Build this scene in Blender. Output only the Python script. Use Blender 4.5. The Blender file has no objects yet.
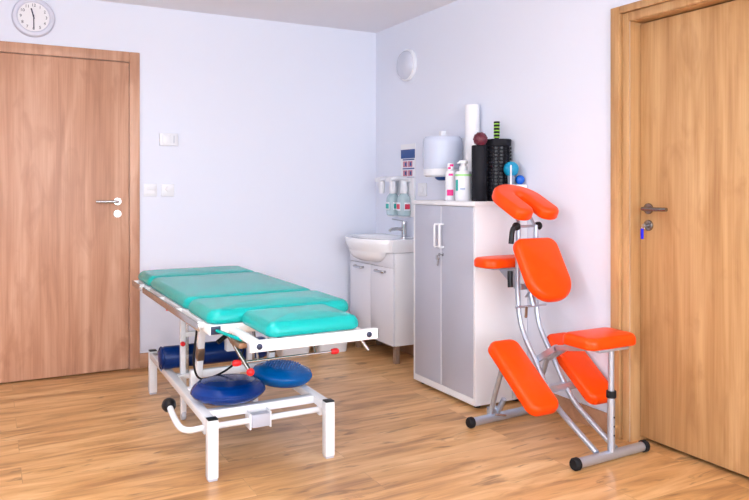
import bpy, bmesh, math, random
from mathutils import Vector, Matrix
random.seed(3)
PI = math.pi
sc = bpy.context.scene
C = sc.collection

# ------------------------------------------------------------------ materials
def new_mat(name):
    m = bpy.data.materials.new(name); m.use_nodes = True
    return m, m.node_tree.nodes, m.node_tree.links, m.node_tree.nodes['Principled BSDF']

def plain(name, col, rough=0.4, metal=0.0, spec=0.5, bump=0.0, bscale=200.0, coat=0.0, vary=0.0):
    m, n, l, b = new_mat(name)
    b.inputs['Base Color'].default_value = (*col, 1)
    b.inputs['Roughness'].default_value = rough
    b.inputs['Metallic'].default_value = metal
    b.inputs['Specular IOR Level'].default_value = spec
    b.inputs['Coat Weight'].default_value = coat
    tc = n.new('ShaderNodeTexCoord')
    nz = n.new('ShaderNodeTexNoise'); nz.inputs['Scale'].default_value = bscale; nz.inputs['Detail'].default_value = 3
    l.new(tc.outputs['Object'], nz.inputs['Vector'])
    if bump:
        bp = n.new('ShaderNodeBump'); bp.inputs['Strength'].default_value = bump; bp.inputs['Distance'].default_value = 0.002
        l.new(nz.outputs['Fac'], bp.inputs['Height']); l.new(bp.outputs['Normal'], b.inputs['Normal'])
    if vary:
        mx = n.new('ShaderNodeMix'); mx.data_type = 'RGBA'
        mx.inputs['A'].default_value = (*[c * (1 - vary) for c in col], 1)
        mx.inputs['B'].default_value = (*[min(1, c * (1 + vary)) for c in col], 1)
        l.new(nz.outputs['Fac'], mx.inputs['Factor']); l.new(mx.outputs['Result'], b.inputs['Base Color'])
    return m

def wood(name, dark, mid, light, axis='Z', rough=0.42, fine=1.0, spec=0.4, knots=0.5):
    """laminate wood: long fibres along one axis, soft cathedral blotches, fine pores"""
    m, n, l, b = new_mat(name)
    b.inputs['Roughness'].default_value = rough
    b.inputs['Specular IOR Level'].default_value = spec
    tc = n.new('ShaderNodeTexCoord')
    def stretched(sx, sl):
        mp = n.new('ShaderNodeMapping')
        s = {'X': (sl, sx, sx), 'Y': (sx, sl, sx), 'Z': (sx, sx, sl)}[axis]
        mp.inputs['Scale'].default_value = s
        l.new(tc.outputs['Object'], mp.inputs['Vector'])
        return mp
    def noise(mp, sc_, det=4, dist=0.0):
        t = n.new('ShaderNodeTexNoise'); t.inputs['Scale'].default_value = sc_
        t.inputs['Detail'].default_value = det; t.inputs['Distortion'].default_value = dist
        l.new(mp.outputs['Vector'], t.inputs['Vector']); return t
    a = noise(stretched(6.5, 0.55), 1.6, 4, 1.0)          # broad bands
    f = noise(stretched(60 * fine, 1.2), 2.0, 4, 0.2)   # fibres
    k = noise(stretched(4.6, 1.5), 1.9, 6, 1.2)         # blotches
    add = n.new('ShaderNodeMath'); add.operation = 'MULTIPLY_ADD'
    l.new(f.outputs['Fac'], add.inputs[0]); add.inputs[1].default_value = 0.34
    l.new(a.outputs['Fac'], add.inputs[2])
    r = n.new('ShaderNodeValToRGB')
    e = r.color_ramp.elements
    e[0].position = 0.40; e[0].color = (*dark, 1); e[1].position = 0.90; e[1].color = (*light, 1)
    em = e.new(0.64); em.color = (*mid, 1)
    l.new(add.outputs['Value'], r.inputs['Fac'])
    kr = n.new('ShaderNodeValToRGB')
    kr.color_ramp.elements[0].position = 0.53; kr.color_ramp.elements[0].color = (0, 0, 0, 1)
    kr.color_ramp.elements[1].position = 0.72; kr.color_ramp.elements[1].color = (knots, knots, knots, 1)
    l.new(k.outputs['Fac'], kr.inputs['Fac'])
    mx = n.new('ShaderNodeMix'); mx.data_type = 'RGBA'
    l.new(kr.outputs['Color'], mx.inputs['Factor']); l.new(r.outputs['Color'], mx.inputs['A'])
    mx.inputs['B'].default_value = (*dark, 1)
    l.new(mx.outputs['Result'], b.inputs['Base Color'])
    bp = n.new('ShaderNodeBump'); bp.inputs['Strength'].default_value = 0.06; bp.inputs['Distance'].default_value = 0.002
    l.new(f.outputs['Fac'], bp.inputs['Height']); l.new(bp.outputs['Normal'], b.inputs['Normal'])
    return m

def floor_mat():
    m, n, l, b = new_mat('floor_laminate')
    b.inputs['Specular IOR Level'].default_value = 0.5
    tc = n.new('ShaderNodeTexCoord')
    br = n.new('ShaderNodeTexBrick')                     # one strip per plank, staggered
    br.offset = 0.37; br.inputs['Scale'].default_value = 1.0
    br.inputs['Brick Width'].default_value = 1.29; br.inputs['Row Height'].default_value = 0.19
    br.inputs['Mortar Size'].default_value = 0.0012; br.inputs['Mortar Smooth'].default_value = 0.2
    br.inputs['Color1'].default_value = (0.0, 0.0, 0.0, 1); br.inputs['Color2'].default_value = (1, 1, 1, 1)
    br.inputs['Mortar'].default_value = (0.5, 0.5, 0.5, 1)
    l.new(tc.outputs['Object'], br.inputs['Vector'])
    off = n.new('ShaderNodeVectorMath'); off.operation = 'MULTIPLY_ADD'
    l.new(br.outputs['Color'], off.inputs[0]); off.inputs[1].default_value = (3.1, 7.7, 5.3)
    l.new(tc.outputs['Object'], off.inputs[2])
    def ns(scale, s, det, dist):
        mp = n.new('ShaderNodeMapping'); mp.inputs['Scale'].default_value = scale
        l.new(off.outputs['Vector'], mp.inputs['Vector'])
        t = n.new('ShaderNodeTexNoise'); t.inputs['Scale'].default_value = s
        t.inputs['Detail'].default_value = det; t.inputs['Distortion'].default_value = dist
        l.new(mp.outputs['Vector'], t.inputs['Vector']); return t
    a = ns((1.1, 6.0, 1), 1.5, 6, 1.3)
    f = ns((3.0, 42, 1), 1.8, 4, 0.6)
    k = ns((2.6, 11.0, 1), 1.7, 5, 1.0)
    add = n.new('ShaderNodeMath'); add.operation = 'MULTIPLY_ADD'
    l.new(f.outputs['Fac'], add.inputs[0]); add.inputs[1].default_value = 0.22
    l.new(a.outputs['Fac'], add.inputs[2])
    ad2 = n.new('ShaderNodeMath'); ad2.operation = 'MULTIPLY_ADD'
    l.new(br.outputs['Color'], ad2.inputs[0]); ad2.inputs[1].default_value = 0.06
    l.new(add.outputs['Value'], ad2.inputs[2])
    r = n.new('ShaderNodeValToRGB'); e = r.color_ramp.elements
    e[0].position = 0.36; e[0].color = FLOOR_D; e[1].position = 0.90; e[1].color = FLOOR_L
    x = e.new(0.62); x.color = FLOOR_M
    l.new(ad2.outputs['Value'], r.inputs['Fac'])
    kr = n.new('ShaderNodeValToRGB')
    kr.color_ramp.elements[0].position = 0.60; kr.color_ramp.elements[0].color = (0, 0, 0, 1)
    kr.color_ramp.elements[1].position = 0.71; kr.color_ramp.elements[1].color = (0.65, 0.65, 0.65, 1)
    l.new(k.outputs['Fac'], kr.inputs['Fac'])
    mx = n.new('ShaderNodeMix'); mx.data_type = 'RGBA'
    l.new(kr.outputs['Color'], mx.inputs['Factor']); l.new(r.outputs['Color'], mx.inputs['A'])
    mx.inputs['B'].default_value = FLOOR_K
    mo = n.new('ShaderNodeMix'); mo.data_type = 'RGBA'
    ml = n.new('ShaderNodeMath'); ml.operation = 'MULTIPLY'; ml.inputs[1].default_value = 0.3
    l.new(br.outputs['Fac'], ml.inputs[0]); l.new(ml.outputs['Value'], mo.inputs['Factor'])
    l.new(mx.outputs['Result'], mo.inputs['A']); mo.inputs['B'].default_value = (0.10, 0.05, 0.025, 1)
    l.new(mo.outputs['Result'], b.inputs['Base Color'])
    rr = n.new('ShaderNodeMapRange'); rr.inputs['To Min'].default_value = 0.24; rr.inputs['To Max'].default_value = 0.38
    l.new(f.outputs['Fac'], rr.inputs['Value']); l.new(rr.outputs['Result'], b.inputs['Roughness'])
    bp = n.new('ShaderNodeBump'); bp.inputs['Strength'].default_value = 0.05; bp.inputs['Distance'].default_value = 0.002
    l.new(f.outputs['Fac'], bp.inputs['Height']); l.new(bp.outputs['Normal'], b.inputs['Normal'])
    return m

FLOOR_D = (0.30, 0.132, 0.044, 1); FLOOR_M = (0.63, 0.335, 0.128, 1); FLOOR_L = (0.84, 0.54, 0.260, 1); FLOOR_K = (0.14, 0.055, 0.019, 1)

def emit(name, col, s):
    m, n, l, b = new_mat(name)
    b.inputs['Base Color'].default_value = (*col, 1)
    b.inputs['Emission Color'].default_value = (*col, 1); b.inputs['Emission Strength'].default_value = s
    return m

def clear(name, tint, fac, rough=0.05):
    """thin translucent plastic / window pane: part see-through, part glossy body"""
    m, n, l, b = new_mat(name)
    b.inputs['Base Color'].default_value = (*tint, 1); b.inputs['Roughness'].default_value = rough
    t = n.new('ShaderNodeBsdfTransparent'); t.inputs['Color'].default_value = (*[0.5 + 0.5 * c for c in tint], 1)
    mx = n.new('ShaderNodeMixShader'); mx.inputs[0].default_value = fac
    l.new(t.outputs[0], mx.inputs[1]); l.new(b.outputs[0], mx.inputs[2])
    l.new(mx.outputs[0], n['Material Output'].inputs['Surface'])
    return m

M = dict(
    wall=plain('wall_paint', (0.778, 0.806, 0.912), 0.7, spec=0.2, bump=0.05, bscale=350),
    ceil=plain('ceiling_paint', (0.87, 0.865, 0.925), 0.8, spec=0.2, bump=0.04, bscale=300),
    floor=floor_mat(),
    door_a=wood('oak_laminate_pinkish_lit', (0.36, 0.168, 0.098), (0.52, 0.276, 0.172), (0.66, 0.395, 0.270), 'Z'),  # pinkish light on this door is put into the wood colour
    door_b=wood('oak_laminate_golden_lit', (0.33, 0.160, 0.060), (0.475, 0.268, 0.115), (0.595, 0.370, 0.182), 'Z'),  # same laminate, with the warmer light on that door put into its colour
    base=wood('skirting_wood', (0.30, 0.15, 0.085), (0.42, 0.22, 0.125), (0.50, 0.28, 0.165), 'X'),
    teal=plain('teal_leatherette', (0.0, 0.355, 0.335), 0.27, spec=0.32, bump=0.04, bscale=260),
    orange=plain('orange_leatherette', (0.90, 0.064, 0.001), 0.34, spec=0.25, bump=0.04, bscale=260),
    white=plain('white_laminate', (0.84, 0.84, 0.87), 0.35, spec=0.5),
    paint=plain('white_powder_coat', (0.86, 0.86, 0.88), 0.25, spec=0.5),
    plastic=plain('white_plastic', (0.83, 0.84, 0.88), 0.35),
    ceramic=plain('white_ceramic', (0.87, 0.87, 0.90), 0.10, spec=0.6),
    gloss=plain('white_gloss_front', (0.80, 0.80, 0.86), 0.18),
    grey=plain('grey_laminate', (0.455, 0.47, 0.56), 0.40, vary=0.02, bscale=8),
    greyp=plain('grey_plastic', (0.50, 0.51, 0.58), 0.4),
    silver=plain('silver_paint', (0.50, 0.56, 0.66), 0.30, metal=0.7),
    steel=plain('brushed_steel', (0.52, 0.51, 0.50), 0.22, metal=1.0),
    gunmetal=plain('dark_satin_steel', (0.26, 0.245, 0.235), 0.24, metal=1.0),
    chrome=plain('chrome', (0.55, 0.55, 0.57), 0.10, metal=1.0),
    brass=plain('brown_metal', (0.30, 0.19, 0.12), 0.35, metal=0.7),
    black=plain('black_plastic', (0.008, 0.008, 0.010), 0.4, spec=0.3),
    rubber=plain('black_rubber', (0.009, 0.009, 0.011), 0.65, spec=0.25),
    foam=plain('black_foam', (0.007, 0.007, 0.011), 0.6, spec=0.2, bump=0.2, bscale=240),
    grip=plain('black_eva', (0.006, 0.006, 0.010), 0.30, spec=0.4),
    navy=plain('navy_cap', (0.010, 0.018, 0.055), 0.4),
    red=plain('red_plastic', (0.80, 0.012, 0.018), 0.35),
    roll=plain('navy_vinyl', (0.0, 0.019, 0.125), 0.28, spec=0.25, bump=0.05, bscale=90),
    disc_d=plain('dark_blue_rubber', (0.0, 0.030, 0.20), 0.17, spec=0.25),
    disc_l=plain('blue_rubber', (0.0, 0.105, 0.38), 0.2, spec=0.25),
    tealball=plain('turquoise_rubber', (0.004, 0.27, 0.46), 0.22),
    blueball=plain('blue_ball_rubber', (0.004, 0.11, 0.55), 0.25),
    maroon=plain('maroon_rubber', (0.115, 0.012, 0.028), 0.45),
    green=plain('lime_rubber', (0.30, 0.60, 0.03), 0.4),
    lgreen=plain('pale_green_print', (0.36, 0.75, 0.28), 0.4),
    pink=plain('magenta_print', (0.85, 0.015, 0.24), 0.4),
    tealprint=plain('teal_print', (0.02, 0.42, 0.38), 0.4),
    redprint=plain('red_print', (0.60, 0.02, 0.06), 0.4),
    blueprint=plain('blue_print', (0.005, 0.055, 0.24), 0.4),
    paleblue=plain('pale_blue_print', (0.42, 0.50, 0.70), 0.5),
    rose=plain('rose_print', (0.55, 0.22, 0.28), 0.5),
    paper=plain('white_paper', (0.86, 0.86, 0.90), 0.8, spec=0.2),
    drum=clear('milky_blue_plastic', (0.78, 0.84, 1.0), 0.72, 0.2),
    bottle=clear('clear_soap_bottle', (0.62, 0.78, 0.82), 0.72, 0.12),
    cup=clear('smoky_clear_plastic', (0.30, 0.36, 0.44), 0.65, 0.1),
    lampglass=plain('frosted_lamp_glass', (0.60, 0.62, 0.72), 0.12, spec=0.6),
    clockrim=plain('clock_rim_grey', (0.67, 0.68, 0.80), 0.4),
    ink=plain('dark_ink', (0.02, 0.02, 0.06), 0.5),
    keyblue=plain('blue_key_fob', (0.006, 0.012, 0.75), 0.35),
    legwood=plain('brown_leg', (0.27, 0.17, 0.12), 0.4),
    sticker=plain('blue_sticker', (0.03, 0.22, 0.55), 0.4),
    glass=clear('window_glass', (0.92, 0.96, 1.0), 0.08, 0.02),
    led=emit('led_diffuser', (1.0, 0.96, 0.91), 9.0), led_fill=emit('led_ceiling_fill', (1.0, 0.96, 0.93), 44.0),  # the upward glow is added to brighten the ceiling
)

# ------------------------------------------------------------------ mesh helpers (all in world metres)
def box(bm, lo, hi, bev=0.0, seg=2):
    g = bmesh.ops.create_cube(bm, size=1.0)
    vs = g['verts']
    for v in vs:
        v.co = Vector([lo[i] + (v.co[i] + 0.5) * (hi[i] - lo[i]) for i in range(3)])
    if bev:
        es = list({e for v in vs for e in v.link_edges})
        bmesh.ops.bevel(bm, geom=es, offset=bev, segments=seg, affect='EDGES', profile=0.5)
    return bm

def xbox(bm, size, mat, bev=0.0, seg=2):
    t = bmesh.new(); s = [c / 2 for c in size]
    box(t, [-c for c in s], s, bev, seg); t.transform(mat)
    merge(bm, t); return bm

def merge(bm, t):
    me = bpy.data.meshes.new('t'); t.to_mesh(me); t.free(); bm.from_mesh(me); bpy.data.meshes.remove(me)

def bar(bm, a, b, w, h, bev=0.002, roll_up=(0, 0, 1)):
    """rectangular bar from a to b: w sideways, h along roll_up"""
    a = Vector(a); b = Vector(b); z = (b - a).normalized(); u = Vector(roll_up)
    x = u.cross(z).normalized(); y = z.cross(x)
    m = Matrix((x, y, z)).transposed().to_4x4(); m.translation = (a + b) / 2
    return xbox(bm, (w, h, (b - a).length), m, bev)

def tube(bm, pts, r, n=14, cap=True, rads=None):
    pts = [Vector(p) for p in pts]; rings = []
    up = None
    for i, p in enumerate(pts):
        d = (pts[min(i + 1, len(pts) - 1)] - pts[max(i - 1, 0)]).normalized()
        if up is None:
            up = Vector((0, 0, 1)) if abs(d.z) < 0.9 else Vector((1, 0, 0))
        x = up.cross(d).normalized(); y = d.cross(x); up = y
        rr = rads[i] if rads else r
        rings.append([bm.verts.new(p + (x * math.cos(t) + y * math.sin(t)) * rr) for t in [2 * PI * k / n for k in range(n)]])
    for a, b in zip(rings, rings[1:]):
        for k in range(n):
            bm.faces.new((a[k], a[(k + 1) % n], b[(k + 1) % n], b[k]))
    if cap:
        bm.faces.new(rings[0][::-1]); bm.faces.new(rings[-1])
    return bm

def smooth_path(pts, k=8):
    """Catmull-Rom through the points"""
    P = [Vector(p) for p in pts]; P = [2 * P[0] - P[1]] + P + [2 * P[-1] - P[-2]]
    out = []
    for i in range(1, len(P) - 2):
        for j in range(k):
            t = j / k
            out.append(0.5 * ((2 * P[i]) + (P[i + 1] - P[i - 1]) * t + (2 * P[i - 1] - 5 * P[i] + 4 * P[i + 1] - P[i + 2]) * t * t
                              + (3 * P[i] - P[i - 1] - 3 * P[i + 1] + P[i + 2]) * t ** 3))
    out.append(P[-2]); return out

def lathe(bm, prof, mat=Matrix(), n=32):
    """profile [(r, z)...] turned round z, then moved by mat; r = 0 closes the end"""
    rings = []
    for r, z in prof:
        if r < 1e-6:
            rings.append([bm.verts.new(mat @ Vector((0, 0, z)))])
        else:
            rings.append([bm.verts.new(mat @ Vector((r * math.cos(2 * PI * k / n), r * math.sin(2 * PI * k / n), z))) for k in range(n)])
    for a, b in zip(rings, rings[1:]):
        for k in range(n):
            if len(a) == 1 and len(b) == 1: continue
            if len(a) == 1: bm.faces.new((a[0], b[(k + 1) % n], b[k]))
            elif len(b) == 1: bm.faces.new((a[k], a[(k + 1) % n], b[0]))
            else: bm.faces.new((a[k], a[(k + 1) % n], b[(k + 1) % n], b[k]))
    return bm

def ball(bm, c, r, seg=24, sc=(1, 1, 1)):
    m = Matrix.Translation(c) @ Matrix.Diagonal((*sc, 1))
    bmesh.ops.create_uvsphere(bm, u_segments=seg, v_segments=seg // 2, radius=r, matrix=m); return bm

def axis_mat(loc, direction):
    d = Vector(direction).normalized()
    return Matrix.Translation(loc) @ d.to_track_quat('Z', 'Y').to_matrix().to_4x4()

def rrect(w, d, r, k=8):
    """rounded rectangle outline (counter-clockwise) centred on 0; r a number or four corner radii (++, -+, --, +-)"""
    rs = r if isinstance(r, (tuple, list)) else (r,) * 4
    out = []
    for (sx, sy, a0), q in zip(((1, 1, 0), (-1, 1, 90), (-1, -1, 180), (1, -1, 270)), rs):
        for j in range(k + 1):
            a = math.radians(a0 + 90 * j / k)
            out.append(Vector((sx * (w / 2 - q) + q * math.cos(a), sy * (d / 2 - q) + q * math.sin(a))))
    return out

def dedupe(o):
    r = [o[0]]
    for p in o[1:]:
        if (p - r[-1]).length > 1e-4: r.append(p)
    if (r[0] - r[-1]).length < 1e-4: r.pop()
    return r

def pad(bm, outline, t, r, dome=0.0, mat=Matrix(), rb=None, convex=True):
    """upholstered pad: outline in xy, z from 0 to t, rolled edges, domed top"""
    o = dedupe(outline); N = len(o); rb = r * 0.5 if rb is None else rb
    nrm = []
    for i in range(N):
        e = (o[(i + 1) % N] - o[i - 1]).normalized(); nrm.append(Vector((-e.y, e.x)))   # inward for ccw
    rings = []
    def ring(off, z, s=1.0):
        q = [o[i] + nrm[i] * off for i in range(N)]
        if s != 1.0:
            c = sum(q, Vector((0, 0))) / N; q = [c + (p - c) * s for p in q]
        rings.append([bm.verts.new(mat @ Vector((p.x, p.y, z))) for p in q])
    K = 6
    for j in range(K + 1):
        a = PI / 2 * j / K; ring(rb * (1 - math.sin(a)), rb * (1 - math.cos(a)))
    zt = t - dome
    for j in range(K + 1):
        a = PI / 2 * j / K; ring(r * (1 - math.cos(a)), zt - r + r * math.sin(a))
    if convex and dome:
        for s in (0.93, 0.84, 0.7, 0.5, 0.28, 0.08): ring(r, zt + dome * (1 - s ** 2.4), s)
    for a, b in zip(rings, rings[1:]):
        for k in range(N): bm.faces.new((a[k], a[(k + 1) % N], b[(k + 1) % N], b[k]))
    bm.faces.new(rings[0][::-1]); bm.faces.new(rings[-1])
    return bm

def prism(bm, outline, z0, z1, mat=Matrix()):
    a = [bm.verts.new(mat @ Vector((p[0], p[1], z0))) for p in outline]
    b = [bm.verts.new(mat @ Vector((p[0], p[1], z1))) for p in outline]
    N = len(a)
    for k in range(N): bm.faces.new((a[k], a[(k + 1) % N], b[(k + 1) % N], b[k]))
    bm.faces.new(a[::-1]); bm.faces.new(b); return bm

def quad(bm, *p):
    bm.faces.new([bm.verts.new(q) for q in p]); return bm

def B(): return bmesh.new()

# ------------------------------------------------------------------ objects
def wloc(o):
    v = Vector(o.location)
    while o.parent: o = o.parent; v += o.location
    return v

def obj(name, bm, mat, parent=None, origin=None, angle=40):
    bmesh.ops.recalc_face_normals(bm, faces=bm.faces[:])
    o_ = Vector(origin) if origin is not None else (wloc(parent) if parent else Vector())
    if parent is not None: o_ = wloc(parent)
    bmesh.ops.translate(bm, verts=bm.verts[:], vec=-o_)
    me = bpy.data.meshes.new(name); bm.to_mesh(me); bm.free()
    for p in me.polygons: p.use_smooth = True
    me.set_sharp_from_angle(angle=math.radians(angle))
    for m in (mat if isinstance(mat, (list, tuple)) else [mat]): me.materials.append(M[m])
    o = bpy.data.objects.new(name, me); C.objects.link(o)
    if parent is not None: o.parent = parent
    else: o.location = o_
    return o

def tag(o, label, cat, group=None, kind=None):
    o['label'] = label; o['category'] = cat
    if group: o['group'] = group
    if kind: o['kind'] = kind
    return o

def thing(name, label, cat, loc, group=None, kind=None):
    o = bpy.data.objects.new(name, None); C.objects.link(o); o.location = loc; o.empty_display_size = 0.1
    return tag(o, label, cat, group, kind)

def copy_tree(o, delta=None, parent=None):
    c = o.copy(); C.objects.link(c)
    if parent is not None: c.parent = parent
    if delta is not None: c.location = Vector(o.location) + Vector(delta)
    for ch in list(o.children): copy_tree(ch, None, c)
    return c

# ================================================================== THE ROOM
XW, YS, ZC = -4.7, -7.0, 2.444
LEAF_X0, LEAF_X1 = -2.712, -1.880           # door in the back wall
D2_Y1, D2_Y0 = -2.555, -3.395               # door opening in the right wall
tag(obj('floor', box(B(), (XW - 0.1, YS - 0.1, -0.1), (0.25, 0.2, 0.0)), 'floor'), 'brown oak laminate floor with rustic grain', 'floor', kind='structure')
tag(obj('ceiling', box(B(), (XW - 0.1, YS - 0.1, ZC), (0.25, 0.2, ZC + 0.1)), 'ceil'), 'plain pale ceiling', 'ceiling', kind='structure')
b = B(); HD = 2.056
box(b, (XW, 0, 0), (LEAF_X0, 0.18, ZC)); box(b, (LEAF_X1, 0, 0), (0.18, 0.18, ZC)); box(b, (LEAF_X0, 0, HD), (LEAF_X1, 0.18, ZC))
tag(obj('wall_back', b, 'wall'), 'pale lavender wall with the clock and switches', 'wall', kind='structure')
b = B()
box(b, (0, D2_Y1, 0), (0.18, 0.0, ZC)); box(b, (0, YS, 0), (0.18, D2_Y0, ZC)); box(b, (0, D2_Y0, 2.02), (0.18, D2_Y1, ZC))
tag(obj('wall_right', b, 'wall'), 'pale lavender wall behind the cabinet and washbasin', 'wall', kind='structure')
LY0, LY1 = -6.4, -3.6
b = B()
box(b, (XW - 0.1, YS, 0), (XW, LY0, ZC)); box(b, (XW - 0.1, LY1, 0), (XW, 0.18, ZC))
box(b, (XW - 0.1, LY0, 0), (XW, LY1, 0.75)); box(b, (XW - 0.1, LY0, 2.25), (XW, LY1, ZC))
tag(obj('wall_left', b, 'wall'), 'pale lavender wall out of the frame beside the wooden door', 'wall', kind='structure')
WX0, WX1, WZ0, WZ1 = -3.5, -0.25, 0.75, 2.25
b = B()
box(b, (XW, YS - 0.1, 0), (WX0, YS, ZC)); box(b, (WX1, YS - 0.1, 0), (0.18, YS, ZC))
box(b, (WX0, YS - 0.1, 0), (WX1, YS, WZ0)); box(b, (WX0, YS - 0.1, WZ1), (WX1, YS, ZC))
tag(obj('wall_front', b, 'wall'), 'pale lavender wall with the window behind the camera', 'wall', kind='structure')

# window behind the camera
w = thing('window_1', 'wide white framed window behind the camera', 'window', ((WX0 + WX1) / 2, YS, WZ0), kind='structure')
b = B()
for z in (WZ0, WZ1 - 0.06): box(b, (WX0, YS - 0.08, z), (WX1, YS - 0.02, z + 0.06), 0.004)
for x in (WX0, -2.45, -1.36, WX1 - 0.06): box(b, (x, YS - 0.08, WZ0), (x + 0.06, YS - 0.02, WZ1), 0.004)
obj('window_frame', b, 'plastic', w)
obj('pane', box(B(), (WX0 + 0.03, YS - 0.055, WZ0 + 0.03), (WX1 - 0.03, YS - 0.047, WZ1 - 0.03)), 'glass', w)
obj('window_sill', box(B(), (WX0 - 0.05, YS - 0.02, WZ0 - 0.035), (WX1 + 0.05, YS + 0.16, WZ0), 0.006), 'white', w)

w = thing('fill_window', 'white framed window added for fill light in the unseen wall', 'window', (XW, (LY0 + LY1) / 2, WZ0), kind='structure')  # added window, its side light brightens the right wall near the door
b = B()
for z in (WZ0, WZ1 - 0.06): box(b, (XW - 0.08, LY0, z), (XW - 0.02, LY1, z + 0.06), 0.004)
for y in (LY0, -5.03, LY1 - 0.06): box(b, (XW - 0.08, y, WZ0), (XW - 0.02, y + 0.06, WZ1), 0.004)
obj('window_frame', b, 'plastic', w)
obj('pane', box(B(), (XW - 0.055, LY0 + 0.03, WZ0 + 0.03), (XW - 0.047, LY1 - 0.03, WZ1 - 0.03)), 'glass', w)
obj('window_sill', box(B(), (XW - 0.02, LY0 - 0.05, WZ0 - 0.035), (XW + 0.16, LY1 + 0.05, WZ0), 0.006), 'white', w)

# skirting boards
bb = lambda lo, hi: box(B(), lo, hi, 0.004)
tag(obj('baseboard_back', bb((LEAF_X1 + 0.066, -0.014, 0), (0, 0, 0.10)), 'base'), 'brown wood skirting board under the clock wall', 'baseboard', kind='structure')
tag(obj('baseboard_right', bb((-0.014, D2_Y1 + 0.099, 0), (0, -0.014, 0.10)), 'base'), 'brown wood skirting board behind the orange chair', 'baseboard', kind='structure')
tag(obj('baseboard_left', bb((XW, YS, 0), (XW + 0.014, 0, 0.10)), 'base'), 'brown wood skirting board out of the frame', 'baseboard', kind='structure')

def lever(parent, base, normal, along, length, mat='steel'):
    """door handle: rosette, neck and a round lever; returns nothing"""
    base = Vector(base); nv = Vector(normal); av = Vector(along)
    h = B(); lathe(h, [(0, 0), (0.026, 0), (0.026, 0.006), (0.024, 0.009), (0, 0.009)], axis_mat(base, nv), 28)
    tip = base + nv * 0.055
    tube(h, smooth_path([base, base + nv * 0.035, base + nv * 0.050 + av * 0.006, tip + av * 0.022, tip + av * length * 0.6, tip + av * length], 6), 0.0095, 14)
    hd = obj('door_handle', h, mat, parent)
    return hd

def rosette(parent, base, normal, mat='steel'):
    base = Vector(base); nv = Vector(normal)
    r = obj('lock_rosette', lathe(B(), [(0, 0), (0.026, 0), (0.026, 0.006), (0.024, 0.009), (0.010, 0.009), (0.010, 0.013), (0, 0.013)], axis_mat(base, nv), 28), mat, parent)
    s = B(); xbox(s, (0.003, 0.012, 0.002), axis_mat(base + nv * 0.0135, nv)); obj('keyhole', s, 'black', r)
    return r

# door in the back wall
d1 = thing('door_1', 'brown wood door with a pinkish light tint under the wall clock', 'door', ((LEAF_X0 + LEAF_X1) / 2, 0, 0), kind='structure')
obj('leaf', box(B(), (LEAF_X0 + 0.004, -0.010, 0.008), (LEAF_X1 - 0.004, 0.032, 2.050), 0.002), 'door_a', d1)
b = B(); CW = 0.066
for x0, x1 in ((LEAF_X1, LEAF_X1 + CW), (LEAF_X0 - CW, LEAF_X0)): box(b, (x0, -0.016, 0), (x1, 0.0, 2.122), 0.003)
box(b, (LEAF_X0, -0.016, HD), (LEAF_X1, 0.0, 2.122), 0.003)
for x0, x1 in ((LEAF_X1 - 0.001, LEAF_X1 + 0.0), (LEAF_X0, LEAF_X0 + 0.001)): box(b, (x0, 0.0, 0), (x1, 0.14, HD))
box(b, (LEAF_X0, 0.0, HD - 0.002), (LEAF_X1, 0.14, HD))
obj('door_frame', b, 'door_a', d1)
obj('backing', box(B(), (LEAF_X0, 0.15, 0), (LEAF_X1, 0.18, HD)), 'rubber', d1)
obj('seal', box(B(), (LEAF_X0 + 0.001, 0.034, 0.0), (LEAF_X1 - 0.001, 0.044, HD - 0.001)), 'rubber', d1)
lever(d1, (-1.957, -0.010, 1.124), (0, -1, 0), (-1, 0, 0), 0.140)
rosette(d1, (-1.957, -0.010, 1.043), (0, -1, 0))

# door in the right wall, leaf set back in its frame
RX = 0.063
d2 = thing('door_2', 'brown wood door with a golden light tint beside the orange massage chair', 'door', (0, (D2_Y0 + D2_Y1) / 2, 0), kind='structure')
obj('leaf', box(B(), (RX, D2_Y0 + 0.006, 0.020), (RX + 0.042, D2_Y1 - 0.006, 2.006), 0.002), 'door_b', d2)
b = B()
for s, y in ((1, D2_Y1), (-1, D2_Y0)):
    box(b, (-0.026, min(y + s * 0.044, y + s * 0.099), 0), (0, max(y + s * 0.044, y + s * 0.099), 2.092), 0.003)
    box(b, (-0.010, min(y, y + s * 0.0435), 0), (0, max(y, y + s * 0.0435), 2.056), 0.003)
    box(b, (0, min(y, y - s * 0.002), 0), (0.16, max(y, y - s * 0.002), 2.02))
box(b, (-0.0255, D2_Y0 - 0.044, 2.056), (0, D2_Y1 + 0.044, 2.092), 0.003)
box(b, (-0.0095, D2_Y0, 2.014), (0, D2_Y1, 2.0555), 0.003)
box(b, (0.001, D2_Y0 + 0.003, 2.012), (0.16, D2_Y1 - 0.003, 2.019))
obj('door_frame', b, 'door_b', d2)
obj('backing', box(B(), (0.165, D2_Y0, 0), (0.18, D2_Y1, 2.02)), 'rubber', d2)
obj('seal', box(B(), (RX + 0.044, D2_Y0 + 0.001, 0.0), (RX + 0.05, D2_Y1 - 0.001, 2.011)), 'rubber', d2)
HY = -2.612
lever(d2, (RX, HY, 1.117), (-1, 0, 0), (0, -1, 0), 0.145, 'gunmetal')
rosette(d2, (RX, HY, 1.037), (-1, 0, 0), 'gunmetal')
k = thing('door_key', 'key with a bright blue fob in the golden-lit door lock', 'key', (RX - 0.013, HY, 1.037))
b = B(); tube(b, [(RX - 0.014, HY, 1.037), (RX - 0.028, HY, 1.037)], 0.003)
lathe(b, [(0, -0.0015), (0.011, -0.0015), (0.011, 0.0015), (0, 0.0015)], axis_mat((RX - 0.036, HY, 1.037), (0, 1, 0)), 20)
obj('key_blade', b, 'steel', k)
b = B(); box(b, (RX - 0.050, HY - 0.007, 0.974), (RX - 0.042, HY + 0.007, 1.024), 0.003)
obj('fob', b, 'keyblue', k)
b = B(); bmesh.ops.create_circle(b, segments=4, radius=0.001)
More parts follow.
